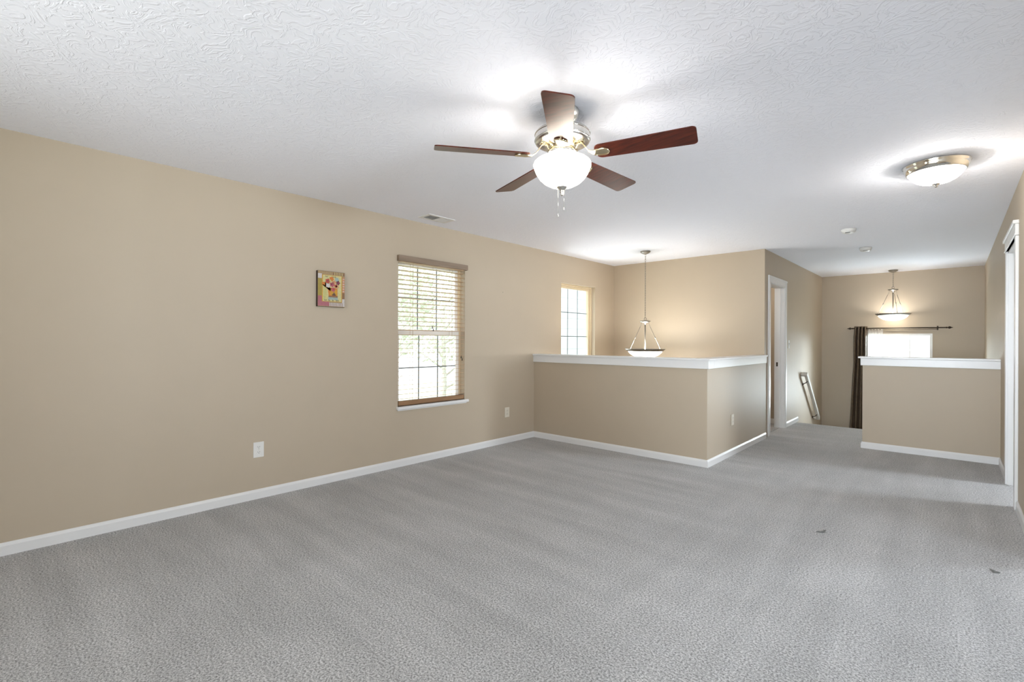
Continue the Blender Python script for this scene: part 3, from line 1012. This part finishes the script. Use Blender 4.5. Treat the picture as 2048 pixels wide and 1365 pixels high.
# ------------------------------------------------------------------ pendants
def pendant(x, y, z_hub, z_rim, label, rim_r, phase, power, glass):
    p = thing('pendant_light', (x, y, H), label, 'pendant light', 'bowl pendants on chains')
    c = (x, y, 0)
    mb = MB(); mb.lathe([(0, H), (0.064, H), (0.066, H - 0.006), (0.056, H - 0.020), (0.030, H - 0.034), (0.010, H - 0.042), (0, H - 0.042)], c, 32)
    mb.build('canopy', M['satin'], p)
    # chain of oval links
    mb = MB()
    top, bot = H - 0.040, z_hub + 0.050
    n = max(3, int(round((top - bot) / 0.032)))
    for k in range(n):
        zz = top + (bot - top) * (k + 0.5) / n
        ln = (top - bot) / n * 0.72
        mb.torus((x, y, zz), 0.0085, 0.0013, axis='X' if k % 2 else 'Y', n=14, m=6, sq=ln / 0.0085 * 0.92)
    mb.tube([(x + 0.004, y, top), (x - 0.003, y + 0.003, (top + bot) / 2), (x + 0.003, y, bot)], 0.0009, 6)
    mb.build('chain', M['satin'], p)
    mb = MB(); mb.torus((x, y, z_hub + 0.030), 0.017, 0.0035, axis='Y', n=20, m=8)
    mb.build('loop', M['satin'], p)
    mb = MB(); mb.lathe([(0, z_hub + 0.014), (0.010, z_hub + 0.014), (0.066, z_hub + 0.004), (0.070, z_hub - 0.002), (0.056, z_hub - 0.014), (0.040, z_hub - 0.022), (0.014, z_hub - 0.026), (0.010, z_hub - 0.046), (0, z_hub - 0.046)], c, 36)
    mb.build('hub', M['satin'], p)
    mb = MB(); mb.tube([(x, y, z_hub - 0.03), (x, y, z_rim - 0.03)], 0.0075, 10)
    mb.build('stem', M['satin'], p)
    for k in range(3):
        a = phase + k * 2 * PI / 3
        u = Vector((math.cos(a), math.sin(a), 0))
        A = Vector((x, y, z_hub - 0.045)) + u * 0.058
        B = Vector((x, y, z_rim + 0.004)) + u * (rim_r * 0.84)
        mb = MB()
        mb.tube([Vector((x, y, z_hub - 0.010)) + u * 0.052, A], 0.0022, 6)
        for j in range(2):
            q = A + (B - A) * (0.035 + 0.06 * j)
            mb.torus(q, 0.007, 0.0014, axis='X' if j else 'Y', n=12, m=6)
        mb.tube([A + (B - A) * 0.11, B], 0.0030, 8)
        m_ = A + (B - A) * 0.54
        dd = (B - A).normalized()
        mb.tube([m_ - dd * 0.016, m_ - dd * 0.008, m_ + dd * 0.008, m_ + dd * 0.016], [0.003, 0.0065, 0.0065, 0.003], 8)
        mb.tube([B - dd * 0.03, B], [0.004, 0.006], 8)
        mb.build('suspension_rod', M['satin'], p)
    mb = MB()
    mb.lathe([(rim_r, z_rim), (rim_r - 0.002, z_rim - 0.006), (rim_r * 0.885, z_rim - 0.030), (rim_r * 0.82, z_rim - 0.034), (rim_r * 0.82, z_rim - 0.030), (rim_r * 0.87, z_rim - 0.026), (rim_r - 0.008, z_rim)], c, 64, close=True)
    mb.build('rim', M['satin'], p)
    mb = MB()
    q = rim_r
    mb.lathe([(q * 0.84, z_rim - 0.028), (q * 0.83, z_rim - 0.040), (q * 0.74, z_rim - 0.066), (q * 0.60, z_rim - 0.090), (q * 0.42, z_rim - 0.108), (q * 0.2, z_rim - 0.118), (0, z_rim - 0.120),
              (0, z_rim - 0.115), (q * 0.2, z_rim - 0.113), (q * 0.41, z_rim - 0.103), (q * 0.59, z_rim - 0.085), (q * 0.73, z_rim - 0.061), (q * 0.81, z_rim - 0.036)], c, 64)
    mb.bm.faces.ensure_lookup_table()
    for i, f in enumerate(mb.bm.faces):
        f.material_index = 0 if i < 64 * 6 else 1
    mb.build('glass_bowl', [M[glass], M['pendant_glass_inside']], p)
    mb = MB(); mb.lathe([(0, z_rim - 0.116), (0.016, z_rim - 0.118), (0.012, z_rim - 0.128), (0.005, z_rim - 0.134), (0, z_rim - 0.136)], c, 16)
    mb.build('finial', M['satin'], p)
    bulb('pendant_bulb', (x, y, z_rim - 0.062), power, WARM, 0.06, p)
    return p


pendant(-3.032, 5.944, 1.508, 1.140, 'nickel bowl pendant hanging over the stairwell half wall', 0.260, R(-2), 27, 'pendant_glass')
pendant(-0.742, 10.185, 2.118, 1.718, 'nickel bowl pendant hanging before the far window wall', 0.240, R(50), 8, 'dim_pendant_glass')

# ------------------------------------------------------------------ smoke detectors
for (x, y, r, lab) in ((-0.825, 6.190, 0.068, 'flat white smoke detector on the ceiling nearer the flush light'),
                       (-0.826, 7.555, 0.066, 'white smoke detector on the ceiling nearer the far pendant')):
    s = thing('smoke_detector', (x, y, H), lab, 'smoke detector', 'ceiling smoke detectors')
    mb = MB(); mb.lathe([(0, H), (r, H), (r, H - 0.010), (r * 0.94, H - 0.022), (r * 0.80, H - 0.038), (r * 0.5, H - 0.045), (0, H - 0.046)], (x, y, 0), 40)
    mb.build('detector_body', M['plastic'], s)
    mb = MB(); mb.box(x - r * 0.35, x + r * 0.30, y - r * 0.72, y - r * 0.62, H - 0.044, H - 0.040)
    mb.build('sounder_slot', M['slot'], s)

# ------------------------------------------------------------------ curtain rod, drape and sheer
RY, RZ = 10.380, 1.482
rod = thing('curtain_rod', (-0.70, YF, RZ), 'dark bronze curtain rod with pointed finials on the far wall', 'curtain rod')
mb = MB(); mb.tube([(-1.345, RY, RZ), (-0.055, RY, RZ)], 0.009, 14); mb.build('rod_pole', M['bronze'], rod)
mb = MB(); mb.tube([(-1.285, RY + 0.050, RZ - 0.022), (-0.190, RY + 0.050, RZ - 0.022)], 0.0045, 10); mb.build('inner_rod', M['bronze'], rod)
for s, x in ((-1, -1.318), (1, -0.083)):
    mb = MB()
    prof = [(0, -0.004), (0.013, -0.004), (0.013, 0.006), (0.007, 0.010), (0.007, 0.016), (0.016, 0.026), (0.021, 0.036), (0.016, 0.048), (0.008, 0.060), (0.004, 0.075), (0, 0.082)]
    mb.lathe(prof, (0, 0, 0), 20, mat=Matrix.Translation((x, RY, RZ)) @ Matrix.Rotation(R(90 * s), 4, 'Y'))
    mb.build('finial', M['bronze'], rod)
for x in (-1.285, -0.190):
    mb = MB(); mb.box(x - 0.010, x + 0.010, YF - 0.006, YF, RZ - 0.038, RZ + 0.030)
    mb.tube([(x, YF - 0.004, RZ - 0.018), (x, RY + 0.01, RZ - 0.018), (x, RY, RZ - 0.013)], 0.005, 8)
    mb.torus((x, RY, RZ), 0.012, 0.004, axis='X', n=18, m=8)
    mb.build('bracket', M['bronze'], rod)


def cloth(name, xfun, yfun, ztop, zbot, nu, nv, thick=0.0018):
    mb = MB()
    g = [[mb.bm.verts.new((xfun(i / nu, j / nv), yfun(i / nu, j / nv), ztop + (zbot - ztop) * j / nv)) for i in range(nu + 1)] for j in range(nv + 1)]
    for j in range(nv):
        for i in range(nu):
            mb.bm.faces.new((g[j][i], g[j][i + 1], g[j + 1][i + 1], g[j + 1][i])).smooth = True
    return mb


def dx(u, v):
    l = -1.305 - 0.110 * max(0, v - 0.25) ** 0.9
    r = -1.108 + 0.02 * v
    if v < 0.05:
        l += 0.01
    return l + (r - l) * u


def dy(u, v):
    return RY - 0.004 + 0.032 * math.cos(2 * PI * 4.0 * u + 0.4 + 0.5 * math.sin(3 * v)) * (0.9 + 0.25 * v)


cu = thing('curtain', (-1.21, RY, RZ), 'brown drape hanging at the left end of the curtain rod', 'curtain')
mb = cloth('drape', dx, dy, RZ + 0.035, -1.12, 72, 30)
d = mb.build('drape_panel', M['drape'], cu)
so = d.modifiers.new('thickness', 'SOLIDIFY'); so.thickness = 0.003
for k in range(8):
    x = -1.295 + 0.185 * (k + 0.5) / 8
    mb = MB(); mb.torus((x, RY, RZ), 0.0185, 0.0035, axis='X', n=18, m=6)
    mb.build('grommet', M['bronze'], cu)


def sx(u, v):
    return -1.105 + (0.213 - 0.06 * v) * u


def sy(u, v):
    return RY + 0.050 + 0.009 * math.cos(2 * PI * 5 * u + 1.2 * v) * (0.6 + 0.4 * v)


sh = thing('sheer_curtain', (-1.0, RY, RZ), 'white sheer curtain beside the brown drape over the far window', 'curtain')
mb = cloth('sheer', sx, sy, RZ - 0.012, -0.95, 60, 20)
mb.build('sheer_panel', M['sheer'], sh)

# ------------------------------------------------------------------ handrail
hr = thing('handrail', (X3, 9.2, 0.3), 'sloping painted handrail on the hall wall going down the stairs', 'handrail')
HA = Vector((X3 + 0.072, 8.800, 0.738)); HB = Vector((X3 + 0.072, 9.800, -0.090))
dd = (HB - HA).normalized(); nn = Vector((0, -dd.z, dd.y)); nn = nn if nn.z > 0 else -nn


def bar(mb, A, B, side, nrm, a, b):
    v = []
    for P in (A, B):
        for s, t in ((-1, -1), (1, -1), (1, 1), (-1, 1)):
            v.append(mb.bm.verts.new(P + side * s * a + nrm * t * b))
    for idx in ((0, 1, 2, 3), (7, 6, 5, 4), (0, 4, 5, 1), (1, 5, 6, 2), (2, 6, 7, 3), (3, 7, 4, 0)):
        mb.bm.faces.new([v[i] for i in idx])


mb = MB(); bar(mb, HA, HB, Vector((1, 0, 0)), nn, 0.022, 0.030)
mb.build('rail', M['handrail'], hr, bevel=0.008)
mb = MB()
bar(mb, HA + dd * 0.022 - Vector((0.0, 0, 0)), HA + dd * 0.022 - Vector((0.072, 0, 0)), dd, nn, 0.022, 0.030)
mb.build('wall_return', M['handrail'], hr, bevel=0.006)
mb = MB(); bar(mb, HB - dd * 0.022, HB - dd * 0.022 - Vector((0.072, 0, 0)), dd, nn, 0.022, 0.030)
mb.build('wall_return', M['handrail'], hr, bevel=0.006)
for t_ in (0.13, 0.87):
    P = HA + (HB - HA) * t_
    mb = MB()
    mb.tube([P - nn * 0.030, P - nn * 0.052 - Vector((0.012, 0, 0)), Vector((X3 + 0.004, P.y, P.z - 0.075))], 0.007, 8)
    mb.lathe([(0, 0), (0.024, 0), (0.020, 0.008), (0, 0.010)], (0, 0, 0), 18, mat=Matrix.Translation((X3, P.y, P.z - 0.075)) @ Matrix.Rotation(R(90), 4, 'Y'))
    mb.build('bracket', M['bronze'], hr)

# ------------------------------------------------------------------ lint on the carpet
random.seed(4)
for (x, y, s, lab) in ((-0.632, 3.682, 1.0, 'dark bit of lint on the carpet right of the half wall'),
                       (0.164, 3.680, 0.8, 'small dark bit of lint on the carpet near the right wall')):
    mb = MB()
    for k in range(4):
        a = random.uniform(0, PI)
        p = [Vector((x + (random.uniform(-0.014, 0.022)) * s, y + random.uniform(-0.012, 0.012) * s, 0.004))]
        for j in range(4):
            a += random.uniform(-0.7, 0.7)
            p.append(p[-1] + Vector((0.009 * s * math.cos(a), 0.009 * s * math.sin(a), random.uniform(-0.0006, 0.0016))))
        mb.tube(p, [0.002, 0.004, 0.0045, 0.004, 0.002], 8)
    tag(mb.build('carpet_lint', M['lint']), lab, 'lint', 'bits of lint on the carpet')

# ------------------------------------------------------------------ outdoors
mb = MB(); mb.box(-40, 40, -30, 60, -3.4, -3.2)
struct('ground', mb, M['lawn'], 'lawn outside the windows', 'ground')

ho = thing('neighbour_house', (-7.6, 13.5, -3.2), 'pale sided house outside the stairwell window', 'house')
mb = MB()
z = -3.2
while z < 4.4:
    v = [(-7.0, 9.0, z), (-7.0, 20, z), (-7.008, 20, z + 0.25), (-7.008, 9.0, z + 0.25)]
    mb.quad(*v)
    mb.quad((-7.0, 9.0, z), (-7.0, 20, z), (-7.008, 20, z - 0.001), (-7.008, 9.0, z - 0.001))
    z += 0.25
mb.box(-10, -7.008, 9.0, 20, -3.2, 4.4)
mb.build('siding_wall', M['siding'], ho)
mb = MB()
mb.prism([(-10.4, 4.4), (-6.6, 4.4), (-8.5, 6.2)], 8.7, 20.3, mat=Matrix(((1, 0, 0, 0), (0, 0, 1, 0), (0, 1, 0, 0), (0, 0, 0, 1))))
mb.build('roof', M['roof'], ho)


def tree(x, y, height, crown, label, seed):
    rnd = random.Random(seed)
    t = thing('tree', (x, y, -3.2), label, 'tree', 'trees outside the left window')
    mb = MB()
    top = Vector((x + rnd.uniform(-.3, .3), y + rnd.uniform(-.3, .3), -3.2 + height * 0.75))
    bot = Vector((x, y, -3.2))
    mb.tube([bot, bot.lerp(top, 0.4) + Vector((0.08, 0.1, 0)), top], [0.16, 0.11, 0.05], 10)
    for k in range(9):
        s = bot.lerp(top, 0.35 + 0.07 * k)
        a = rnd.uniform(0, 2 * PI)
        L = crown * rnd.uniform(0.5, 0.9)
        e = s + Vector((math.cos(a) * L, math.sin(a) * L, L * rnd.uniform(0.4, 0.9)))
        mb.tube([s, s.lerp(e, 0.5) + Vector((0, 0, 0.1)), e], [0.045, 0.03, 0.012], 6)
    mb.build('trunk', M['bark'], t)
    mb = MB()
    for k in range(4200):
        a = rnd.uniform(0, 2 * PI); cz = rnd.uniform(-1, 1); rr = crown * (0.35 + 0.65 * rnd.random() ** 0.5)
        q = math.sqrt(1 - cz * cz)
        c = Vector((x + rr * q * math.cos(a), y + rr * q * math.sin(a), -3.2 + height * 0.66 + rr * cz * 1.15))
        n = Vector((rnd.gauss(0, 1), rnd.gauss(0, 1), rnd.gauss(0, 1))).normalized()
        u = n.orthogonal().normalized() * rnd.uniform(0.05, 0.10)
        w_ = n.cross(u).normalized() * rnd.uniform(0.03, 0.055)
        mb.quad(c - u, c - w_, c + u, c + w_)
    mb.build('crown', M['leaves'], t)
    return t


tree(-12.6, 7.9, 8.6, 1.7, 'pale leafy tree seen through the left part of the blind window', 3)
tree(-15.5, 12.6, 9.0, 2.2, 'pale leafy tree seen through the right part of the blind window', 8)
